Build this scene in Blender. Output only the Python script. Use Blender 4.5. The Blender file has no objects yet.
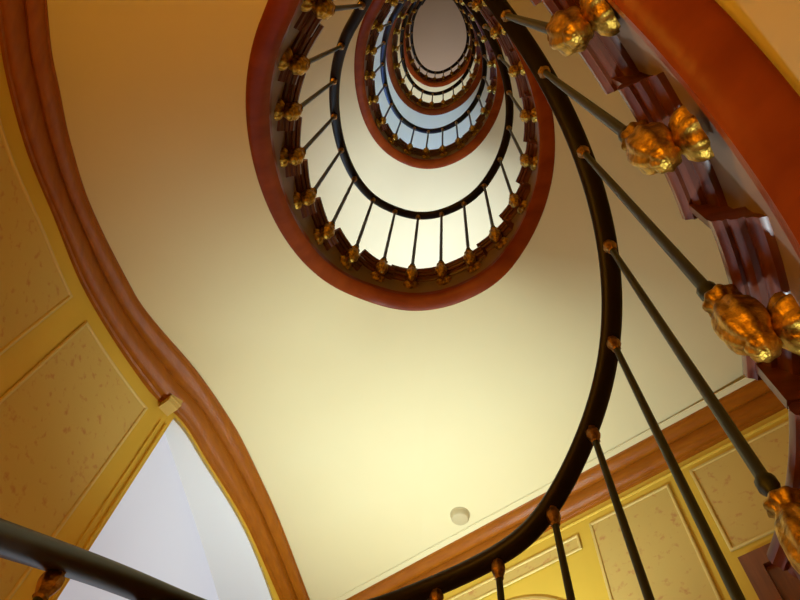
import bpy, bmesh, math, random
from mathutils import Vector, Matrix
C = bpy.context.scene.collection
PI = math.pi
random.seed(7)

# ------------------------------------------------------------------ camera
cam_data = bpy.data.cameras.new('camera')
cam = bpy.data.objects.new('camera', cam_data)
C.objects.link(cam)
Rm = ((0.9981184, 0.0256861, -0.0556763), (0.0, 0.9080255, 0.4189149), (0.0613158, -0.4181267, 0.9063170))
cx_, cy_, cz_ = [Vector([Rm[r][c] for r in range(3)]) for c in range(3)]
cam.matrix_world = Matrix((( cx_.x, -cy_.x, -cz_.x, 0), (cx_.y, -cy_.y, -cz_.y, 0), (cx_.z, -cy_.z, -cz_.z, 0), (0, 0, 0, 1)))
cam_data.sensor_width = 36
cam_data.lens = 656.98 / 800 * 36
cam_data.clip_start = 0.02
bpy.context.scene.camera = cam

# ------------------------------------------------------------------ world, light, exposure
w = bpy.data.worlds.new('world')
bpy.context.scene.world = w
w.use_nodes = True
w.node_tree.nodes['Background'].inputs[0].default_value = (0.75, 0.85, 1.0, 1)
w.node_tree.nodes['Background'].inputs[1].default_value = 1.0
vs = bpy.context.scene.view_settings
vs.view_transform = 'Standard'
vs.look = 'None'
vs.gamma = 1
vs.use_curve_mapping = False
vs.exposure = 0.0
SCONCE_W = 132.0
SCONCE_COL = (0.80, 0.99, 1.05)
WARM_W = 24.0
WARM_COL = (1.0, 0.47, 0.04)
DAY_W = 14.0
DAY_COL = (0.45, 0.68, 1.0)
SCONCE_BY_STOREY = {-1: 2.7, 0: 1.0, 1: 1.05, 2: .08, 3: .7, 4: .6}
WARM_BY_STOREY = {-1: .16, 0: .85, 1: .35, 2: .2, 3: .2, 4: .2}
DAY_BY_STOREY = {0: .15, 1: 2.5, 2: 13.0, 3: 2.5, 4: 2.5}

# ------------------------------------------------------------------ materials
def new_mat(name, col, rough=0.5, metal=0.0, coat=0.0, spec=0.5):
    m = bpy.data.materials.new(name)
    m.use_nodes = True
    b = m.node_tree.nodes['Principled BSDF']
    b.inputs['Base Color'].default_value = (*col, 1)
    b.inputs['Roughness'].default_value = rough
    b.inputs['Metallic'].default_value = metal
    b.inputs['Coat Weight'].default_value = coat
    b.inputs['Coat Roughness'].default_value = 0.15
    b.inputs['Specular IOR Level'].default_value = spec
    return m, m.node_tree, b

def noise_col(m, nt, b, c1, c2, scale, lo=0.4, hi=0.6, stretch=(1, 1, 1), detail=4, bump=0.0, bscale=None):
    tc = nt.nodes.new('ShaderNodeTexCoord')
    mp = nt.nodes.new('ShaderNodeMapping')
    mp.inputs['Scale'].default_value = stretch
    nt.links.new(tc.outputs['Object'], mp.inputs['Vector'])
    n = nt.nodes.new('ShaderNodeTexNoise')
    n.inputs['Scale'].default_value = scale
    n.inputs['Detail'].default_value = detail
    nt.links.new(mp.outputs[0], n.inputs['Vector'])
    r = nt.nodes.new('ShaderNodeValToRGB')
    r.color_ramp.elements[0].position = lo
    r.color_ramp.elements[1].position = hi
    r.color_ramp.elements[0].color = (*c1, 1)
    r.color_ramp.elements[1].color = (*c2, 1)
    nt.links.new(n.outputs[0], r.inputs[0])
    nt.links.new(r.outputs[0], b.inputs['Base Color'])
    if bump:
        n2 = nt.nodes.new('ShaderNodeTexNoise')
        n2.inputs['Scale'].default_value = bscale or scale
        n2.inputs['Detail'].default_value = 3
        nt.links.new(mp.outputs[0], n2.inputs['Vector'])
        bp = nt.nodes.new('ShaderNodeBump')
        bp.inputs['Strength'].default_value = bump
        bp.inputs['Distance'].default_value = 0.01
        nt.links.new(n2.outputs[0], bp.inputs['Height'])
        nt.links.new(bp.outputs[0], b.inputs['Normal'])
    return r

M = {}
m, nt, b = new_mat('cream_plaster', (0.80, 0.72, 0.52), 0.75, spec=0.3)
noise_col(m, nt, b, (0.79, 0.67, 0.36), (0.81, 0.70, 0.39), 1.5, 0.3, 0.7, bump=0.08, bscale=9)
M['plaster'] = m
m, nt, b = new_mat('string_paint', (0.27, 0.18, 0.135), 0.55, spec=0.25)
M['face'] = m
m, nt, b = new_mat('red_mahogany', (0.34, 0.06, 0.015), 0.36, spec=0.14)
noise_col(m, nt, b, (0.19, 0.026, 0.002), (0.27, 0.043, 0.0035), 7, 0.3, 0.7, (1, 1, 3), bump=0.12, bscale=24)
M['red'] = m
m, nt, b = new_mat('dark_tread_wood', (0.15, 0.04, 0.02), 0.34, coat=0.1)
noise_col(m, nt, b, (0.10, 0.022, 0.010), (0.18, 0.048, 0.018), 9, 0.35, 0.65, (1, 1, 6))
M['brown'] = m
m, nt, b = new_mat('crown_wood', (0.36, 0.10, 0.015), 0.32, coat=0.0, spec=0.3)
noise_col(m, nt, b, (0.27, 0.068, 0.003), (0.40, 0.118, 0.005), 9, 0.2, 0.8, (1, 1, 6), bump=0.25, bscale=110)
M['crown'] = m
m, nt, b = new_mat('gilt_bronze', (0.80, 0.42, 0.06), 0.42, 1.0)
noise_col(m, nt, b, (0.24, 0.125, 0.014), (0.78, 0.48, 0.08), 60, 0.35, 0.65, bump=0.22, bscale=200)
M['gold'] = m
m, nt, b = new_mat('aged_gilt', (0.42, 0.22, 0.06), 0.42, 1.0)
noise_col(m, nt, b, (0.22, 0.11, 0.03), (0.6, 0.33, 0.10), 60, 0.35, 0.65, bump=0.4, bscale=120)
M['gold2'] = m
m, nt, b = new_mat('black_handrail', (0.020, 0.012, 0.008), 0.45, spec=0.28)
M['rail'] = m
m, nt, b = new_mat('dark_iron', (0.03, 0.034, 0.022), 0.42, 0.4)
M['iron'] = m
m, nt, b = new_mat('ochre_wall', (0.62, 0.40, 0.055), 0.6, spec=0.2)
noise_col(m, nt, b, (0.70, 0.45, 0.048), (0.74, 0.48, 0.058), 3, 0.3, 0.7)
M['ochre'] = m
m, nt, b = new_mat('wallpaper', (0.58, 0.41, 0.13), 0.7, spec=0.2)
r = noise_col(m, nt, b, (0.64, 0.44, 0.12), (0.55, 0.27, 0.085), 25, 0.58, 0.72, detail=5)
M['paper'] = m
m, nt, b = new_mat('panel_bead', (0.70, 0.50, 0.14), 0.5)
M['bead'] = m
m, nt, b = new_mat('white_paint', (0.80, 0.78, 0.75), 0.6)
M['white'] = m
m, nt, b = new_mat('ivory_plastic', (0.55, 0.45, 0.24), 0.4)
M['ivory'] = m
m, nt, b = new_mat('door_wood', (0.20, 0.05, 0.02), 0.35, coat=0.2)
noise_col(m, nt, b, (0.15, 0.035, 0.015), (0.24, 0.065, 0.02), 5, 0.3, 0.7, (8, 8, 1))
M['door'] = m
m, nt, b = new_mat('arch_door_wood', (0.45, 0.15, 0.05), 0.4)
M['archdoor'] = m
m, nt, b = new_mat('stone_floor', (0.45, 0.36, 0.24), 0.35)
M['floor'] = m
m, nt, b = new_mat('ceiling_paint', (0.55, 0.47, 0.44), 0.8)
M['ceil'] = m
m, nt, b = new_mat('frosted_pane', (0.35, 0.35, 0.37), 0.6)
b.inputs['Emission Color'].default_value = (0.83, 0.85, 1.0, 1)
b.inputs['Emission Strength'].default_value = 0.40
M['frost'] = m
m, nt, b = new_mat('day_pane', (0.8, 0.85, 0.9), 0.3)
b.inputs['Emission Color'].default_value = (0.75, 0.86, 1.0, 1)
b.inputs['Emission Strength'].default_value = 0.9
M['day'] = m
m, nt, b = new_mat('lamp_glow', (1, .9, .7), 0.4)
b.inputs['Emission Color'].default_value = (1.0, 0.85, 0.55, 1)
b.inputs['Emission Strength'].default_value = 4
M['glow'] = m

# ------------------------------------------------------------------ helpers
def link(name, bm, mat, parent=None, smooth=True, sharp=35):
    bmesh.ops.recalc_face_normals(bm, faces=bm.faces)
    if smooth:
        lim = math.radians(sharp)
        for f in bm.faces: f.smooth = True
        for e in bm.edges:
            if len(e.link_faces) == 2 and e.calc_face_angle(0) > lim: e.smooth = False
    me = bpy.data.meshes.new(name)
    bm.to_mesh(me); bm.free()
    mats = mat if isinstance(mat, (list, tuple)) else [mat]
    for q in mats: me.materials.append(q)
    o = bpy.data.objects.new(name, me)
    C.objects.link(o)
    if parent is not None: o.parent = parent
    return o

def tag(o, label=None, cat=None, group=None, kind=None):
    if label: o['label'] = label
    if cat: o['category'] = cat
    if group: o['group'] = group
    if kind: o['kind'] = kind
    return o

def empty(name, loc=(0, 0, 0), rz=0):
    o = bpy.data.objects.new(name, None)
    C.objects.link(o)
    o.location = loc; o.rotation_euler = (0, 0, rz)
    o.empty_display_size = 0.05
    return o

def struct(name, bm, mat, parent=None, smooth=True):
    o = link(name, bm, mat, parent, smooth)
    o['kind'] = 'structure'
    return o

def grid(bm, rows, close_u=False, close_v=False, mi=0):
    vr = [[bm.verts.new(p) for p in row] for row in rows]
    n = len(vr); mlen = len(vr[0])
    for a in range(n if close_u else n - 1):
        for c in range(mlen if close_v else mlen - 1):
            q = [vr[a][c], vr[(a + 1) % n][c], vr[(a + 1) % n][(c + 1) % mlen], vr[a][(c + 1) % mlen]]
            try:
                f = bm.faces.new(q); f.material_index = mi
            except ValueError: pass
    return vr

def sweep_closed(bm, rows, mi=0):
    """rows of closed profiles, capped at both ends"""
    vr = grid(bm, rows, close_v=True, mi=mi)
    for row in (vr[0], vr[-1]):
        try:
            f = bm.faces.new(row); f.material_index = mi
        except ValueError: pass
    return vr

def box(bm, pts8, mi=0):
    v = [bm.verts.new(p) for p in pts8]
    for q in ((0, 1, 2, 3), (4, 5, 6, 7), (0, 1, 5, 4), (1, 2, 6, 5), (2, 3, 7, 6), (3, 0, 4, 7)):
        f = bm.faces.new([v[k] for k in q]); f.material_index = mi

def lathe(bm, prof, seg=16, lobes=0, amp=0.0, org=(0, 0, 0), axis='z', sx=1, sy=1, mi=0):
    rows = []
    for (r, z) in prof:
        row = []
        for s in range(seg):
            a = 2 * PI * s / seg
            rr = r * (1 + amp * math.cos(lobes * a)) if lobes else r
            x, y = rr * math.cos(a) * sx, rr * math.sin(a) * sy
            if axis == 'z': p = (org[0] + x, org[1] + y, org[2] + z)
            else: p = (org[0] + x, org[1] + z, org[2] + y)
            row.append(p)
        rows.append(row)
    sweep_closed(bm, rows, mi)

# ------------------------------------------------------------------ the stair's plan and rise
N = 24; P = 3.0955
HL, A0, E0 = 1.1757, 6.9592, 10.6833
DO, DI, ZO, ZI = 0.1275, 0.0558, 1.2070, 1.1871
FX = (-0.060509, -0.375983, -0.301869, 0.083229, -0.046661, -0.016150, -0.031420, -0.013127, 0.007223)
FY = (0.550601, -0.449046, 0.599622, -0.022197, -0.058417, -0.014855, -0.014754, 0.004502, 0.011288)
def fourier(i):
    t = 2 * PI * i / N
    x, y = FX[0], FY[0]
    for k in range(1, 5):
        c, s = math.cos(k * t), math.sin(k * t)
        x += FX[2 * k - 1] * c + FX[2 * k] * s
        y += FY[2 * k - 1] * c + FY[2 * k] * s
    return Vector((x, y))
I_A, I_B = 17.0, 24.5
_pa, _pb = fourier(I_A), fourier(I_B)
_ta = (fourier(I_A + .01) - fourier(I_A - .01)) / .02 * (I_B - I_A) * 1.5
_tb = (fourier(I_B + .01) - fourier(I_B - .01)) / .02 * (I_B - I_A) * 1.5
def plan(g):
    i = (g - 0.5) % N + 0.5
    if i < I_A: return fourier(i)
    t = (i - I_A) / (I_B - I_A)
    return (_pa * (2*t**3 - 3*t*t + 1) + _ta * (t**3 - 2*t*t + t) + _pb * (-2*t**3 + 3*t*t) + _tb * (t**3 - t*t))
def normal(g):
    d = plan(g + .02) - plan(g - .02)
    n = Vector((d.y, -d.x)).normalized()
    ctr = Vector((-0.06, 0.6))
    if (plan(g) - ctr).dot(n) < 0: n = -n
    return n
def sp(x): return math.log1p(math.exp(max(-50, min(50, 4 * x)))) / 4
SL = P / (N - (E0 - A0))
TOP_FLAT = 4 * N + 9.0       # above this the rail only guards the top landing
def hrail(g):
    if g > TOP_FLAT: g = TOP_FLAT
    k = math.floor((g + 2) / N); i = g - k * N
    rise = .032 * math.exp(-((g - 11.0) / 1.8) ** 2) - .008 * math.exp(-((g - 2.5) / 2.2) ** 2) if g < 20 else 0
    dip = (.125 * math.exp(-((g - 6.8) / 1.6) ** 2) - rise) if g < 20 else 0
    return HL - SL * sp(A0 - i) + SL * sp(i - E0) + k * P - dip
def bump0(g):
    return math.exp(-((g - 14.8) / 2.0) ** 2)
def at(g, off, dz):
    if dz < -.5: off += .018 * bump0(g)
    else: off -= .008 * bump0(g); dz += .008 * bump0(g)
    p = plan(g) + normal(g) * off
    return Vector((p.x, p.y, hrail(g) + dz))

# outer wall line, by the same index
NW = Vector((0.622, 0.783)).normalized(); TW = Vector((NW.y, -NW.x)); DW = 2.62
def wl(u, d=0.0): return NW * (DW - d) + TW * u
WPTS = [(1.65, -1.385, .05), (2.15, -1.45, .235), (2.9, -1.515, .51), (3.6, -1.54, .78), (4.65, -1.56, 1.24),
        (5.85, -1.445, 1.86), (6.15, -1.335, 2.04), (6.55, -1.25, 2.355), (7.05, -1.09, 2.87), (7.35, -.955, 3.44)]
_c = wl(-3.13)
_e = wl(0.75)
CORNER_I = 7.5
WALL_SEGS = WPTS + [(CORNER_I, _c.x, _c.y)]
WALL_RIGHT = [(11.3, _e.x, _e.y), (12.3, 2.1, 1.0), (13.3, 1.85, .6), (15, 1.5, .15), (16, 1.3, -.1), (17, 1.15, -.35),
              (18.5, .8, -.85), (20, .3, -1.15), (21.5, -.3, -1.15), (23, -.85, -.85), (24.3, -1.2, -.42), (25.65, -1.385, .05)]
def _cat(pts, i):
    for k in range(len(pts) - 1):
        if pts[k][0] <= i <= pts[k + 1][0]: break
    p0 = pts[max(k - 1, 0)]; p1 = pts[k]; p2 = pts[k + 1]; p3 = pts[min(k + 2, len(pts) - 1)]
    t = (i - p1[0]) / (p2[0] - p1[0]); h = p2[0] - p1[0]
    out = []
    for c in (1, 2):
        m1 = (p2[c] - p0[c]) / (p2[0] - p0[0]) * h if p2[0] != p0[0] else 0
        m2 = (p3[c] - p1[c]) / (p3[0] - p1[0]) * h if p3[0] != p1[0] else 0
        out.append(p1[c] * (2*t**3 - 3*t*t + 1) + m1 * (t**3 - 2*t*t + t) + p2[c] * (-2*t**3 + 3*t*t) + m2 * (t**3 - t*t))
    return Vector(out)
_left = [(WALL_RIGHT[-2][0] - 24, WALL_RIGHT[-2][1], WALL_RIGHT[-2][2])] + WALL_SEGS
def wall(g):
    i = g % N
    if i < 1.65: i += N
    if i >= 24.3: return _cat(_left, i - 24)
    if i <= CORNER_I: return _cat(_left, i)
    if i <= 11.3: return wl(-3.13 + (i - CORNER_I) / 3.8 * 3.88)
    return _cat(WALL_RIGHT, i)
def wnorm(g):
    """inward normal of the outer wall"""
    i = g % N
    if CORNER_I <= i <= 11.3: return -NW
    d = wall(g + .03) - wall(g - .03) if not (CORNER_I - .04 < i < CORNER_I) else wall(g) - wall(g - .04)
    n = Vector((-d.y, d.x)).normalized()
    if (plan(g) - wall(g)).dot(n) < 0: n = -n
    return n
def frange(a, b, s):
    n = max(1, int(round((b - a) / s)))
    return [a + (b - a) * k / n for k in range(n + 1)]
def zsoff(g): return hrail(g) - ZO

Z_BOT, Z_TOP = -2.9, 15.9
BAY_A, BAY_B = 6.09, 7.46
def arch_z(y): return 2.88 - (y - 2.95) ** 2 * 0.12

# ------------------------------------------------------------------ the shell
bm = bmesh.new()
box(bm, [(-4, -2.5, Z_BOT - .2), (4.2, -2.5, Z_BOT - .2), (4.2, 6, Z_BOT - .2), (-4, 6, Z_BOT - .2),
         (-4, -2.5, Z_BOT), (4.2, -2.5, Z_BOT), (4.2, 6, Z_BOT), (-4, 6, Z_BOT)])
struct('floor', bm, M['floor'], smooth=False)
bm = bmesh.new()
box(bm, [(-4, -2.5, Z_TOP), (4.2, -2.5, Z_TOP), (4.2, 6, Z_TOP), (-4, 6, Z_TOP),
         (-4, -2.5, Z_TOP + .2), (4.2, -2.5, Z_TOP + .2), (4.2, 6, Z_TOP + .2), (-4, 6, Z_TOP + .2)])
struct('ceiling', bm, M['ceil'], smooth=False)

def wall_strip(bm, gs, zlo, zhi, th=0.22):
    """solid wall piece along indices gs; zlo / zhi are functions of g"""
    rows = []
    for g in gs:
        p = wall(g); n = wnorm(g); q = p - n * th
        a, b_ = zlo(g), zhi(g)
        rows.append([(p.x, p.y, a), (p.x, p.y, b_), (q.x, q.y, b_), (q.x, q.y, a)])
    sweep_closed(bm, rows)

bm = bmesh.new()
wall_strip(bm, frange(1.65 - 3.6, BAY_A, .15), lambda g: Z_BOT, lambda g: Z_TOP)
gs = gs_bay = frange(BAY_A, BAY_B, .04)
wall_strip(bm, gs, lambda g: Z_BOT, lambda g: 0.1)
for k in range(5):
    top = (lambda g, k=k: 0.1 + (k + 1) * P) if k < 4 else (lambda g: Z_TOP)
    wall_strip(bm, gs, lambda g, k=k: arch_z(wall(g).y) + k * P, top, .05)
wall_strip(bm, [BAY_B, 7.48, CORNER_I], lambda g: Z_BOT, lambda g: Z_TOP, .03)
wall_left = struct('wall_left', bm, M['ochre'])
bm = bmesh.new()
wall_strip(bm, [CORNER_I, 8.5, 9.5, 10.5, 11.3], lambda g: Z_BOT, lambda g: Z_TOP)
wall_front = struct('wall_front', bm, M['ochre'])
bm = bmesh.new()
wall_strip(bm, frange(11.3001, 22.05, .2), lambda g: Z_BOT, lambda g: Z_TOP)
struct('wall_right', bm, M['ochre'])

# corner bead of the left wall beside the bay, and the little block under the crown
for k in range(2):
    bm = bmesh.new()
    p = wall(BAY_A - .07); n = wnorm(BAY_A - .07)
    d = (wall(BAY_A) - wall(BAY_A - .1)).normalized()
    for s, r in ((0.0, .005), (.035, .008)):
        c = p + d * s
        rows = [[(c.x + n.x * r * math.cos(a) + d.x * r * math.sin(a), c.y + n.y * r * math.cos(a) + d.y * r * math.sin(a), z)
                 for a in [2 * PI * q / 10 for q in range(10)]] for z in (0.1 + k * P, 2.7 + k * P)]
        sweep_closed(bm, rows)
    struct('trim_1' if k == 0 else 'trim_2', bm, M['ochre'])

# crown mouldings: one run on the curved wall and one on the landing wall, at each storey
CROWN = [(0, -.118), (.014, -.118), (.019, -.110), (.024, -.111), (.035, -.108), (.046, -.097), (.055, -.081), (.060, -.064), (.065, -.045),
         (.070, -.049), (.080, -.054), (.092, -.051), (.104, -.042), (.113, -.030), (.119, -.018), (.120, -.011), (.127, -.009), (.127, 0), (0, 0)]
def crown_row(g, scale=1.0, prof=CROWN):
    p = wall(g); h = hair(g); z = zsoff(g)
    return [(p.x + (h.x - p.x) * d / .127, p.y + (h.y - p.y) * d / .127, z + dz) for d, dz in prof]
HAIR = [(1.45, -1.258, .004), (1.9, -1.318, .163), (2.25, -1.350, .289), (2.85, -1.402, .493), (3.65, -1.442, .793), (4.85, -1.415, 1.277),
        (5.3, -1.360, 1.48), (5.95, -1.235, 1.81), (6.6, -1.105, 2.229), (6.85, -1.038, 2.488), (7.25, -.918, 2.973), (7.55, -.782, 3.609)]
def hair(g):
    i = (g + 6) % N - 6
    if 1.45 <= i <= 7.55: return _cat(HAIR, i)
    base = wall(g) + wnorm(g) * .127
    if -2.5 <= i < 1.45:       # ease into the measured line
        w0 = wall(1.45) + wnorm(1.45) * .127
        t = (i + 2.5) / 3.95
        return base + (_cat(HAIR, 1.45) - w0) * (t * t * (3 - 2 * t))
    return base
tcount = 3
_cn_l = None
for k in range(0, 6):
    bm = bmesh.new()
    gs = frange(24 * k - 2.5, 24 * k + 7.40, .08)
    rows = [crown_row(g, 1.0) for g in gs]
    # mitre into the corner
    nl = wnorm(24 * k + 7.45); pc = wall(CORNER_I); z = zsoff(24 * k + CORNER_I)
    def corner_pt(dl, dw):
        # the point that lies dl in front of the left wall and dw in front of the landing wall
        Mx = Matrix(((nl.x, nl.y), (-NW.x, -NW.y)))
        s = Mx.inverted() @ Vector((dl, dw))
        return pc + s
    CW = 1.22
    rows.append([(corner_pt(d, d * CW).x, corner_pt(d, d * CW).y, z + dz) for d, dz in CROWN])
    sweep_closed(bm, rows)
    struct('trim_%d' % tcount, bm, M['crown']); tcount += 1
    bm = bmesh.new()
    rows = [[(corner_pt(d, d * CW).x, corner_pt(d, d * CW).y, z + dz) for d, dz in CROWN]]
    for u in (-2.4, -1.6, -.8, 0, 0.74):
        rows.append([((wl(u, d * CW)).x, (wl(u, d * CW)).y, z + dz) for d, dz in CROWN])
    sweep_closed(bm, rows)
    o = struct('trim_%d' % tcount, bm, M['crown']); tcount += 1
    bm = bmesh.new()
    LIST = [(0, -.150), (.007, -.154), (.009, -.161), (.006, -.168), (0, -.171)]
    sweep_closed(bm, [[((wl(u, d)).x, (wl(u, d)).y, z + dz) for d, dz in LIST] for u in (-3.1, -1, 0.74)])
    struct('trim_%d' % tcount, bm, M['ochre']); tcount += 1
    # the thin plaster fillet in front of the wood
    FIL = [(.150, 0.0), (.150, -.006), (.190, -.006), (.194, -.001), (.194, 0.0)]
    bm = bmesh.new()
    rows = [[((wl(u, d)).x, (wl(u, d)).y, z + dz) for d, dz in FIL] for u in (-2.85, -1, 0.74)]
    sweep_closed(bm, rows)
    struct('trim_%d' % tcount, bm, M['plaster']); tcount += 1

# block on the corner of the bay
for k in range(2):
    bm = bmesh.new()
    g = BAY_A - .09; p = wall(g); n = wnorm(g); d = Vector((n.y, -n.x))
    z1 = zsoff(24 + g) + k * P - .03; z0 = z1 - .13
    for (hw, dep, za, zb) in ((.034, .075, z0, z1), (.041, .085, z1 - .03, z1), (.038, .080, z0 + .03, z0 + .04)):
        q = [p - d * hw - n * .02, p + d * hw - n * .02, p + d * hw + n * dep, p - d * hw + n * dep]
        box(bm, [(v.x, v.y, za) for v in q] + [(v.x, v.y, zb) for v in q])
    struct('trim_%d' % tcount, bm, M['bead'], smooth=False); tcount += 1

# ------------------------------------------------------------------ panels on the walls
def bead_path(bm, pts, nrm, r=.009):
    """a half-round bead swept round a closed path of points; nrm = outward direction per point"""
    rows = []
    n = len(pts)
    for j in range(n):
        p = Vector(pts[j]); a = Vector(pts[j - 1]); c = Vector(pts[(j + 1) % n])
        t1 = (p - a).normalized(); t2 = (c - p).normalized()
        nv = Vector((nrm[j].x, nrm[j].y, 0)).normalized()
        s1 = t1.cross(nv).normalized(); s2 = t2.cross(nv).normalized()
        s = (s1 + s2)
        s = s / max(0.3, s.length_squared / 2)
        rows.append([p + nv * (r * .9 * math.sin(q)) + s * (r * math.cos(q)) for q in (0, .5, 1.0, 1.57, 2.14, 2.64, 3.14)])
    grid(bm, rows, close_u=True)

def curved_panel(ga, gb, ztop, zbot, par):
    gs = frange(ga, gb, .1)
    off = .004
    bm = bmesh.new()
    rows = []
    for g in gs:
        p = wall(g) + wnorm(g) * off
        za, zb = zbot(g), ztop(g)
        rows.append([(p.x, p.y, za + (zb - za) * q / 4) for q in range(5)])
    grid(bm, rows)
    link('panel', bm, M['paper'], par)
    bm = bmesh.new()
    path = []; nr = []
    for g in gs: p = wall(g) + wnorm(g) * off; path.append((p.x, p.y, ztop(g))); nr.append(wnorm(g))
    p = wall(gb) + wnorm(gb) * off
    for q in (.33, .66): path.append((p.x, p.y, ztop(gb) + (zbot(gb) - ztop(gb)) * q)); nr.append(wnorm(gb))
    for g in reversed(gs): p = wall(g) + wnorm(g) * off; path.append((p.x, p.y, zbot(g))); nr.append(wnorm(g))
    p = wall(ga) + wnorm(ga) * off
    for q in (.33, .66): path.append((p.x, p.y, zbot(ga) + (ztop(ga) - zbot(ga)) * q)); nr.append(wnorm(ga))
    bead_path(bm, path, nr)
    link('panel_frame', bm, M['bead'], par)

for k in range(2):
    zt = lambda g, k=k: zsoff(24 + g) + k * P - .118 - .105
    curved_panel(4.80, 5.87, zt, lambda g, k=k: zsoff(24 + g) + k * P - 1.85, wall_left)
    curved_panel(3.3 - .9, 4.48, zt, lambda g, k=k: zsoff(24 + g) + k * P - 1.85, wall_left)
    curved_panel(0.2, 2.05, zt, lambda g, k=k: zsoff(24 + g) + k * P - 1.85, wall_left)

def flat_panel(u0, u1, z0, z1, par, paper='paper'):
    bm = bmesh.new()
    q = [wl(u0, .004), wl(u1, .004)]
    grid(bm, [[(q[0].x, q[0].y, z0), (q[0].x, q[0].y, z1)], [(q[1].x, q[1].y, z0), (q[1].x, q[1].y, z1)]])
    link('panel', bm, M[paper], par, smooth=False)
    bm = bmesh.new()
    bead_path(bm, [(q[0].x, q[0].y, z0), (q[0].x, q[0].y, z1), (q[1].x, q[1].y, z1), (q[1].x, q[1].y, z0)], [-NW] * 4, .009)
    link('panel_frame', bm, M['bead'], par)

for k in range(2):
    z = k * P
    flat_panel(-.955, -.486, .9 + z, 2.83 + z, wall_front)
    flat_panel(-.345, .50, 2.305 + z, 2.845 + z, wall_front)
    flat_panel(-2.18, -1.045, 2.71 + z, 2.80 + z, wall_front)
    flat_panel(-2.9, -2.32, .9 + z, 2.83 + z, wall_front)

def wbox(bm, u0, u1, z0, z1, d0, d1):
    q = [wl(u0, d0), wl(u1, d0), wl(u1, d1), wl(u0, d1)]
    box(bm, [(v.x, v.y, z0) for v in q] + [(v.x, v.y, z1) for v in q])
ZF = HL - .92      # floor of the first landing
dn = 1
for k in range(2):
    z = k * P
    # plain door with a dark casing
    d = empty('door_%d' % dn, (*wl(.08), ZF + z)); d['kind'] = 'structure'; dn += 1
    inv = Vector((*wl(.08), ZF + z))
    def rel(bm): bmesh.ops.translate(bm, vec=-inv, verts=bm.verts); return bm
    bm = bmesh.new()
    wbox(bm, -.335, -.255, ZF + z, 2.23 + z, 0, .035); wbox(bm, .415, .495, ZF + z, 2.23 + z, 0, .035); wbox(bm, -.255, .415, 2.15 + z, 2.23 + z, 0, .035)
    link('frame', rel(bm), M['door'], d, smooth=False)
    bm = bmesh.new(); wbox(bm, -.255, .415, ZF + z, 2.15 + z, 0, .012); link('leaf', rel(bm), M['door'], d, smooth=False)
    bm = bmesh.new()
    for a, b_ in ((-.20, .05), (.11, .36)):
        for c, e in ((ZF + .12, 1.0), (1.1, 2.05)):
            wbox(bm, a, b_, c + z, e + z, .012, .022)
    link('leaf_panel', rel(bm), M['door'], d, smooth=False)
    bm = bmesh.new(); q = wl(.37, .04); lathe(bm, [(.0, -.02), (.012, -.018), (.01, .0), (.024, .012), (.024, .026), (.0, .034)], 14, org=(q.x, q.y, 1.25 + z), axis='y'); link('knob', rel(bm), M['gold2'], d)
    # round-headed double door
    uc, rad, zc = -1.62, .60, 2.00
    inv = Vector((*wl(uc), ZF + z))
    d = empty('door_%d' % dn, inv); d['kind'] = 'structure'; dn += 1
    def arc(r_, d_):
        pts = [(uc - r_, ZF)] + [(uc - r_ * math.cos(a), zc + r_ * math.sin(a)) for a in [PI * q / 28 for q in range(29)]] + [(uc + r_, ZF)]
        return [Vector((*wl(u, d_), zz + z)) for u, zz in pts]
    bm = bmesh.new()
    A_, B_, C_, D_ = arc(rad + .004, 0), arc(rad + .004, .014), arc(rad - .014, .020), arc(rad - .014, 0)
    sweep_closed(bm, [[A_[j], B_[j], C_[j], D_[j]] for j in range(len(A_))])
    link('frame', rel(bm), M['bead'], d)
    for s in (-1, 1):
        bm = bmesh.new()
        pts = [(uc + s * .004, ZF), (uc + s * (rad - .012), ZF)] + [(uc + s * (rad - .012) * math.cos(a), zc + (rad - .012) * math.sin(a)) for a in [PI / 2 * q / 14 for q in range(15)]]
        pts[-1] = (uc + s * .004, pts[-1][1])
        f0 = [bm.verts.new((*wl(u, .0), zz + z)) for u, zz in pts]; f1 = [bm.verts.new((*wl(u, .014), zz + z)) for u, zz in pts]
        bm.faces.new(f1)
        for j in range(len(pts)): bm.faces.new([f0[j], f0[(j + 1) % len(pts)], f1[(j + 1) % len(pts)], f1[j]])
        link('leaf', rel(bm), M['archdoor'], d, smooth=False)
        bm = bmesh.new(); wbox(bm, uc + s * .1, uc + s * .48, ZF + .15 + z, 1.05 + z, .014, .024); wbox(bm, uc + s * .1, uc + s * .48, 1.2 + z, 2.0 + z, .014, .024)
        link('leaf_panel', rel(bm), M['archdoor'], d, smooth=False)

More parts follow.
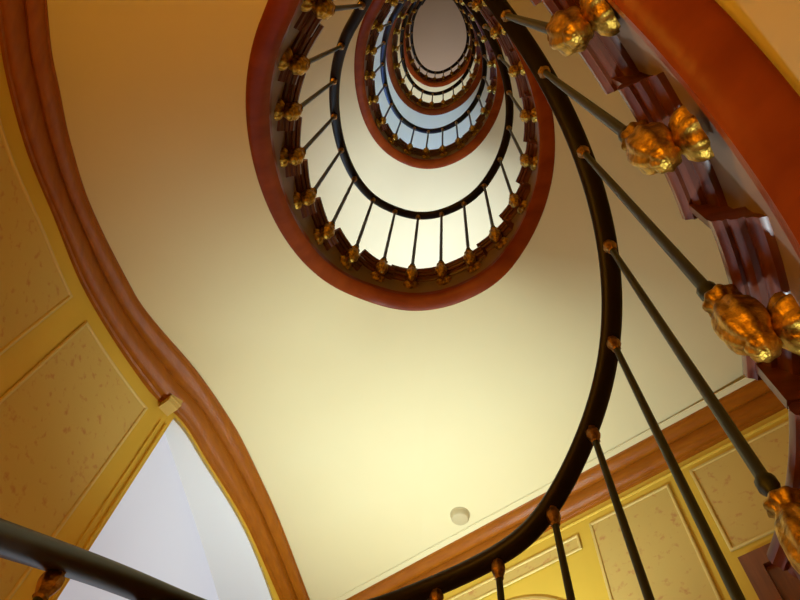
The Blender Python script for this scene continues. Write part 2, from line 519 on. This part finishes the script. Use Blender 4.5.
# ------------------------------------------------------------------ window bays on the curved wall
BX0, BY0, BX1, BY1 = -1.405, 2.02, -1.25, 4.05
def bayline(t): return Vector((BX0 + (BX1 - BX0) * t, BY0 + (BY1 - BY0) * t))
bn = Vector((BY1 - BY0, -(BX1 - BX0))).normalized()     # into the stair
for k in range(5):
    z = k * P
    # white reveal: vault and jambs between the wall face and the window
    bm = bmesh.new()
    rows = []
    for g in gs_bay:
        s = (g - BAY_A) / (BAY_B - BAY_A)
        p = wall(g); q = bayline(s) - bn * .02
        rows.append([(p.x, p.y, arch_z(p.y) + z - .006), (q.x, q.y, arch_z(p.y) + z - .006), (q.x, q.y, arch_z(p.y) + z + .05), (p.x, p.y, arch_z(p.y) + z + .02)])
    sweep_closed(bm, rows)
    struct('trim_%d' % tcount, bm, M['white']); tcount += 1
    bm = bmesh.new()
    p = wall(BAY_B); q = bayline(1.0)
    box(bm, [(p.x, p.y, .1 + z), (q.x, q.y, .1 + z), (q.x, q.y + .03, .1 + z), (p.x, p.y + .03, .1 + z),
             (p.x, p.y, 2.75 + z), (q.x, q.y, 2.75 + z), (q.x, q.y + .03, 2.75 + z), (p.x, p.y + .03, 2.75 + z)])
    struct('trim_%d' % tcount, bm, M['white'], smooth=False); tcount += 1
    wn = empty('window_%d' % (k + 1), (*bayline(.5), .1 + z)); wn['kind'] = 'structure'
    inv = Vector((*bayline(.5), .1 + z))
    def pbox(bm, t0, t1, z0, z1, d0, d1):
        q = [bayline(t0) + bn * d0, bayline(t1) + bn * d0, bayline(t1) + bn * d1, bayline(t0) + bn * d1]
        box(bm, [(v.x, v.y, z0 + z) for v in q] + [(v.x, v.y, z1 + z) for v in q])
    bm = bmesh.new(); pbox(bm, -.02, 1.02, 1.66, 3.0, -.03, -.015); link('upper_pane', rel(bm), M['frost'], wn, smooth=False)
    bm = bmesh.new(); pbox(bm, .08, .92, .45, 1.60, -.06, -.05); link('lower_pane', rel(bm), M['day'], wn, smooth=False)
    bm = bmesh.new()
    pbox(bm, -.02, 1.02, 1.60, 1.66, -.06, .01); pbox(bm, -.02, .08, .1, 1.60, -.06, .0); pbox(bm, .92, 1.02, .1, 1.60, -.06, .0)
    pbox(bm, .08, .92, .1, .45, -.06, .0); pbox(bm, .485, .515, .45, 1.6, -.05, -.01)
    link('frame', rel(bm), M['white'], wn, smooth=False)
    ld = bpy.data.lights.new('daylight', 'AREA'); ld.shape = 'RECTANGLE'; ld.size = 1.5; ld.size_y = 1.0
    ld.energy = DAY_W * DAY_BY_STOREY[k]; ld.color = DAY_COL if k != 2 else (.26, .58, 1.7)
    lo = bpy.data.objects.new('daylight', ld); C.objects.link(lo)
    q = bayline(.5) + bn * -.04
    lo.location = (q.x, q.y, 1.03 + z)
    dirv = Vector((bn.x, bn.y, 0.25)).normalized()
    lo.rotation_euler = dirv.to_track_quat('-Z', 'Y').to_euler()

# ------------------------------------------------------------------ the staircase, one thing per turn
ORD = ['zeroth', 'first', 'second', 'third', 'fourth', 'fifth', 'sixth', 'seventh', 'eighth', 'ninth', 'tenth', 'eleventh', 'twelfth',
       'thirteenth', 'fourteenth', 'fifteenth', 'sixteenth', 'seventeenth', 'eighteenth', 'nineteenth', 'twentieth', 'twenty-first',
       'twenty-second', 'twenty-third', 'twenty-fourth', 'twenty-fifth']
FLIGHT_LABEL = {
    -1: 'lowest flight of the winding wooden stair, coming up from the ground floor below the photographer',
    0: 'nearest turn of stair, its red-brown string sweeping down the upper right corner',
    1: 'stair turn with the largest complete oval of red-brown string, cream soffit towards the walls',
    2: 'stair turn with the second largest red-brown oval, seen inside the biggest one',
    3: 'third red-brown oval inward, a stair turn with bluish light on its balusters',
    4: 'topmost stair turn, the smallest red-brown oval round the ceiling opening'}
NOSE = [(.012, 0), (.004, -.007), (.002, -.016), (.004, -.026), (.012, -.032), (.014, -.037), (.020, -.036), (.022, -.044), (.028, -.050), (.036, -.051), (.037, -.058), (.043, -.062), (.047, -.072), (.057, -.078)]
def tread_z(j): return hrail(j) - .92
def flight(k, ga, gb, ja, jb):
    t = empty('winding_stair', (*plan(ga), zsoff(ga)))
    tag(t, FLIGHT_LABEL[k], 'staircase', 'turns of the winding staircase')
    inv = -Vector(t.location)
    def put(name, bm, mat, smooth=True):
        bmesh.ops.translate(bm, vec=inv, verts=bm.verts)
        return link(name, bm, mat, t, smooth)
    gs = frange(ga, gb, .125)
    # soffit
    bm = bmesh.new(); rows = []
    for g in gs:
        a = plan(g) + normal(g) * (DO - .01); b_ = wall(g) - wnorm(g) * .01; zz = zsoff(g)
        rows.append([(a.x + (b_.x - a.x) * q / 6, a.y + (b_.y - a.y) * q / 6, zz) for q in range(7)] +
                    [(b_.x, b_.y, zz + .05)] + [(a.x, a.y, zz + .05)])
    sweep_closed(bm, rows)
    put('soffit', bm, M['plaster'])
    # red-brown underside of the string
    RED = [(DI - .006, -1.150), (DI - .006, -1.182), (DI + .002, -1.192), (DI + .018, -1.201), (DI + .036, -1.207), (DI + .054, -1.2105), (DO - .006, -1.211), (DO, -1.207), (DO, -1.17), (DI + .03, -1.150)]
    bm = bmesh.new()
    sweep_closed(bm, [[at(g, o_, dz) for o_, dz in RED] for g in gs])
    put('string', bm, M['red'])
    # painted face, stepped under the treads
    bm = bmesh.new()
    for j in range(ja, jb):
        rows = []
        zt = tread_z(j) - .02
        sh = {14: .10, 15: .06, 16: -.06, 17: -.12, 18: -.12}.get(j, 0)
        for g in frange(j - .62 + sh, j + .38 + sh, .125):
            zb = hrail(g) - 1.17
            a = at(g, DI, -1); c = at(g, DO - .02, -1)
            rows.append([(a.x, a.y, zb), (a.x, a.y, zt), (c.x, c.y, zt), (c.x, c.y, zb)])
        sweep_closed(bm, rows)
    put('string_face', bm, M['face'])
    for j in range(ja, jb):
        bm = bmesh.new(); rows = []
        zt = tread_z(j) - .02 * bump0(j); zp = tread_z(j - 1)
        sh = {14: .10, 15: .06, 16: -.06, 17: -.12, 18: -.12}.get(j, 0)
        for g in frange(j - .70 + sh, j + .42 + sh, .112):
            p = plan(g); n = normal(g); p = p + n * .018 * bump0(g); o_ = wall(g) - wnorm(g) * .01
            row = [(p.x + n.x * d, p.y + n.y * d, zt + dz) for d, dz in NOSE]
            row += [(o_.x, o_.y, zt - .03), (o_.x, o_.y, zt)]
            rows.append(row)
        sweep_closed(bm, rows)
        if zt - zp > .02:     # riser
            a = plan(j - .64 + sh) + normal(j - .64 + sh) * .03; c = wall(j - .64 + sh); a2 = plan(j - .58 + sh) + normal(j - .58 + sh) * .03; c2 = wall(j - .58 + sh)
            box(bm, [(a.x, a.y, zp), (c.x, c.y, zp), (c2.x, c2.y, zp), (a2.x, a2.y, zp), (a.x, a.y, zt - .02), (c.x, c.y, zt - .02), (c2.x, c2.y, zt - .02), (a2.x, a2.y, zt - .02)])
        put('tread', bm, M['brown'])
    return t
flight(-1, -13.0, 8.45, -13, 9)
for k in range(0, 4):
    flight(k, 24 * k + 8.45, 24 * k + 32.45, 24 * k + 9, 24 * k + 33)
flight(4, 24 * 4 + 8.45, 24 * 4 + 24.5, 24 * 4 + 9, 24 * 4 + 25)

# ------------------------------------------------------------------ handrail
RAILP = [(-.010, 0.0), (-.019, .004), (-.026, .012), (-.0275, .020), (-.024, .032), (-.014, .041), (0, .044), (.014, .041), (.024, .032), (.0275, .020), (.026, .012), (.019, .004), (.010, 0.0)]
bm = bmesh.new()
sweep_closed(bm, [[at(g, o_ * (1 + .2 * math.exp(-((g - 2.5) / 3) ** 2)), dz * (1 + .2 * math.exp(-((g - 2.5) / 3) ** 2))) for o_, dz in RAILP] for g in frange(-13, 24 * 4 + 24.5, .125)])
hr = link('handrail', bm, M['rail'])
tag(hr, 'continuous black handrail coiling upward, widest along the bottom edge and right of the well', 'handrail')

# ------------------------------------------------------------------ balusters
ROD_L = .93
def make_baluster(length):
    root = empty('baluster')
    bm = bmesh.new()
    lathe(bm, [(.0095, -length + .0), (.0095, -length + .012), (.0145, -length + .02), (.0145, -length + .034), (.0095, -length + .042), (.0092, -.30), (.0080, -.03), (.0080, .004)], 12)
    link('rod', bm, M['iron'], root)
    bm = bmesh.new()
    lathe(bm, [(.008, -.052), (.0115, -.048), (.0105, -.042), (.014, -.034), (.0175, -.022), (.0165, -.010), (.012, -.002), (.012, .004)], 16, 6, .07)
    link('socket', bm, M['gold2'], root)
    bm = bmesh.new()
    o = (0, .006, -length - .014)
    lathe(bm, [(.010, .018), (.017, .016), (.025, .009), (.026, .003), (.018, -.006), (.0175, -.012), (.022, -.020), (.029, -.036), (.0325, -.056), (.033, -.074), (.030, -.092), (.024, -.105), (.018, -.112), (.020, -.120), (.019, -.130), (.013, -.138), (.003, -.142)], 40, 8, .07, org=o)
    lathe(bm, [(.020, .0), (.015, .012), (.015, .03), (.020, .058)], 12, org=(0, 0, -length - .105), axis='y')
    br = link('bracket', bm, M['gold'], root, sharp=75)
    bm = bmesh.new()
    lathe(bm, [(.0, .026), (.012, .027), (.018, .032), (.026, .034), (.034, .042), (.038, .050), (.038, .057), (.0, .057)], 48, 8, .09, org=(0, 0, -length - .112), axis='y', sy=1.15)
    link('rosette', bm, M['gold'], br, sharp=75)
    return root
def copy_tree(o, parent=None):
    c = o.copy(); C.objects.link(c)
    if parent is not None: c.parent = parent
    for ch in o.children: copy_tree(ch, c)
    return c
proto = make_baluster(ROD_L)
used = False
TURN = {0: 'nearest', 1: 'second', 2: 'third', 3: 'fourth', 4: 'fifth'}
GROUP = {k: 'balusters of the %s turn of the railing' % TURN[k] for k in TURN}
def set_len(root, L):
    for ch in root.children:
        if ch.name.startswith('rod'): ch.scale = (1, 1, L / ROD_L)
        elif ch.name.startswith('bracket'): ch.location = (0, 0, ROD_L - L)
def baluster(g, label, group):
    global used
    o = proto if not used else copy_tree(proto)
    used = True
    p = plan(g); n = normal(g)
    p = p - n * .008 * bump0(g)
    o.location = (p.x, p.y, hrail(g) + .008 * bump0(g))
    o.rotation_euler = (0, 0, math.atan2(n.y, n.x) - PI / 2)
    set_len(o, .985 if g < 24 else .925)
    tag(o, label, 'baluster', group)
for i in range(4, 24):
    if i < 9: lab = 'iron baluster under the lower left sweep of handrail, %s from the left edge' % ORD[i - 3]
    else: lab = 'dark iron baluster under the nearest handrail, %s counting up from the bottom edge' % ORD[i - 8]
    baluster(i, lab, GROUP[0])
for k in range(1, 5):
    for i in range(0, 24):
        if k == 4 and i > 23: continue
        baluster(24 * k + i, 'thin iron baluster with gilt bracket, %s round the %s turn from its upper left' % (ORD[i + 1], TURN[k]), GROUP[k])

# ------------------------------------------------------------------ lamps
def lamp_set(k):
    z = k * P
    # small round fitting on the soffit above the landing
    bm = bmesh.new()
    lathe(bm, [(.0, -.045), (.030, -.045), (.046, -.042), (.054, -.032), (.056, -.010), (.060, -.006), (.060, .0), (0, 0)], 28)
    o = link('ceiling_fitting', bm, M['ivory'])
    o.location = (.173, 2.827, HL + P - ZO + z)
    return o
FIT_LAB = ['small round ivory fitting on the brightest patch of soffit above the lower right wall', 'small round ivory fitting on the soffit one storey higher']
for k in range(1):
    tag(lamp_set(k), FIT_LAB[k], 'ceiling fitting')

US = -1.05 * 1.0
for k in range(-1, 5):
    z = k * P
    c = Vector((-.02, 2.48)); zf = ZF + z; lz = zf + 1.08
    ld = bpy.data.lights.new('uplight', 'SPOT'); ld.spot_size = math.radians(150); ld.spot_blend = 1.0; ld.energy = SCONCE_W * SCONCE_BY_STOREY[k]; ld.color = SCONCE_COL if k < 1 else ((.80, 1.0, 1.40) if k < 4 else (1.0, .85, .62)); ld.shadow_soft_size = .06
    lo = bpy.data.objects.new('uplight', ld); C.objects.link(lo); lo.location = (c.x, c.y, lz + .05); lo.rotation_euler = (PI, 0, 0)
    # unseen warm fill light added per storey to tint the dim soffits orange
for k in range(-1, 5):
    ld = bpy.data.lights.new('warm_fill', 'POINT'); ld.energy = WARM_W * WARM_BY_STOREY[k]; ld.color = WARM_COL; ld.shadow_soft_size = .12
    lo = bpy.data.objects.new('warm_fill', ld); C.objects.link(lo); lo.location = (-1.02, -.22, hrail(24 * k + 24.5) - 1.2 - 1.45)
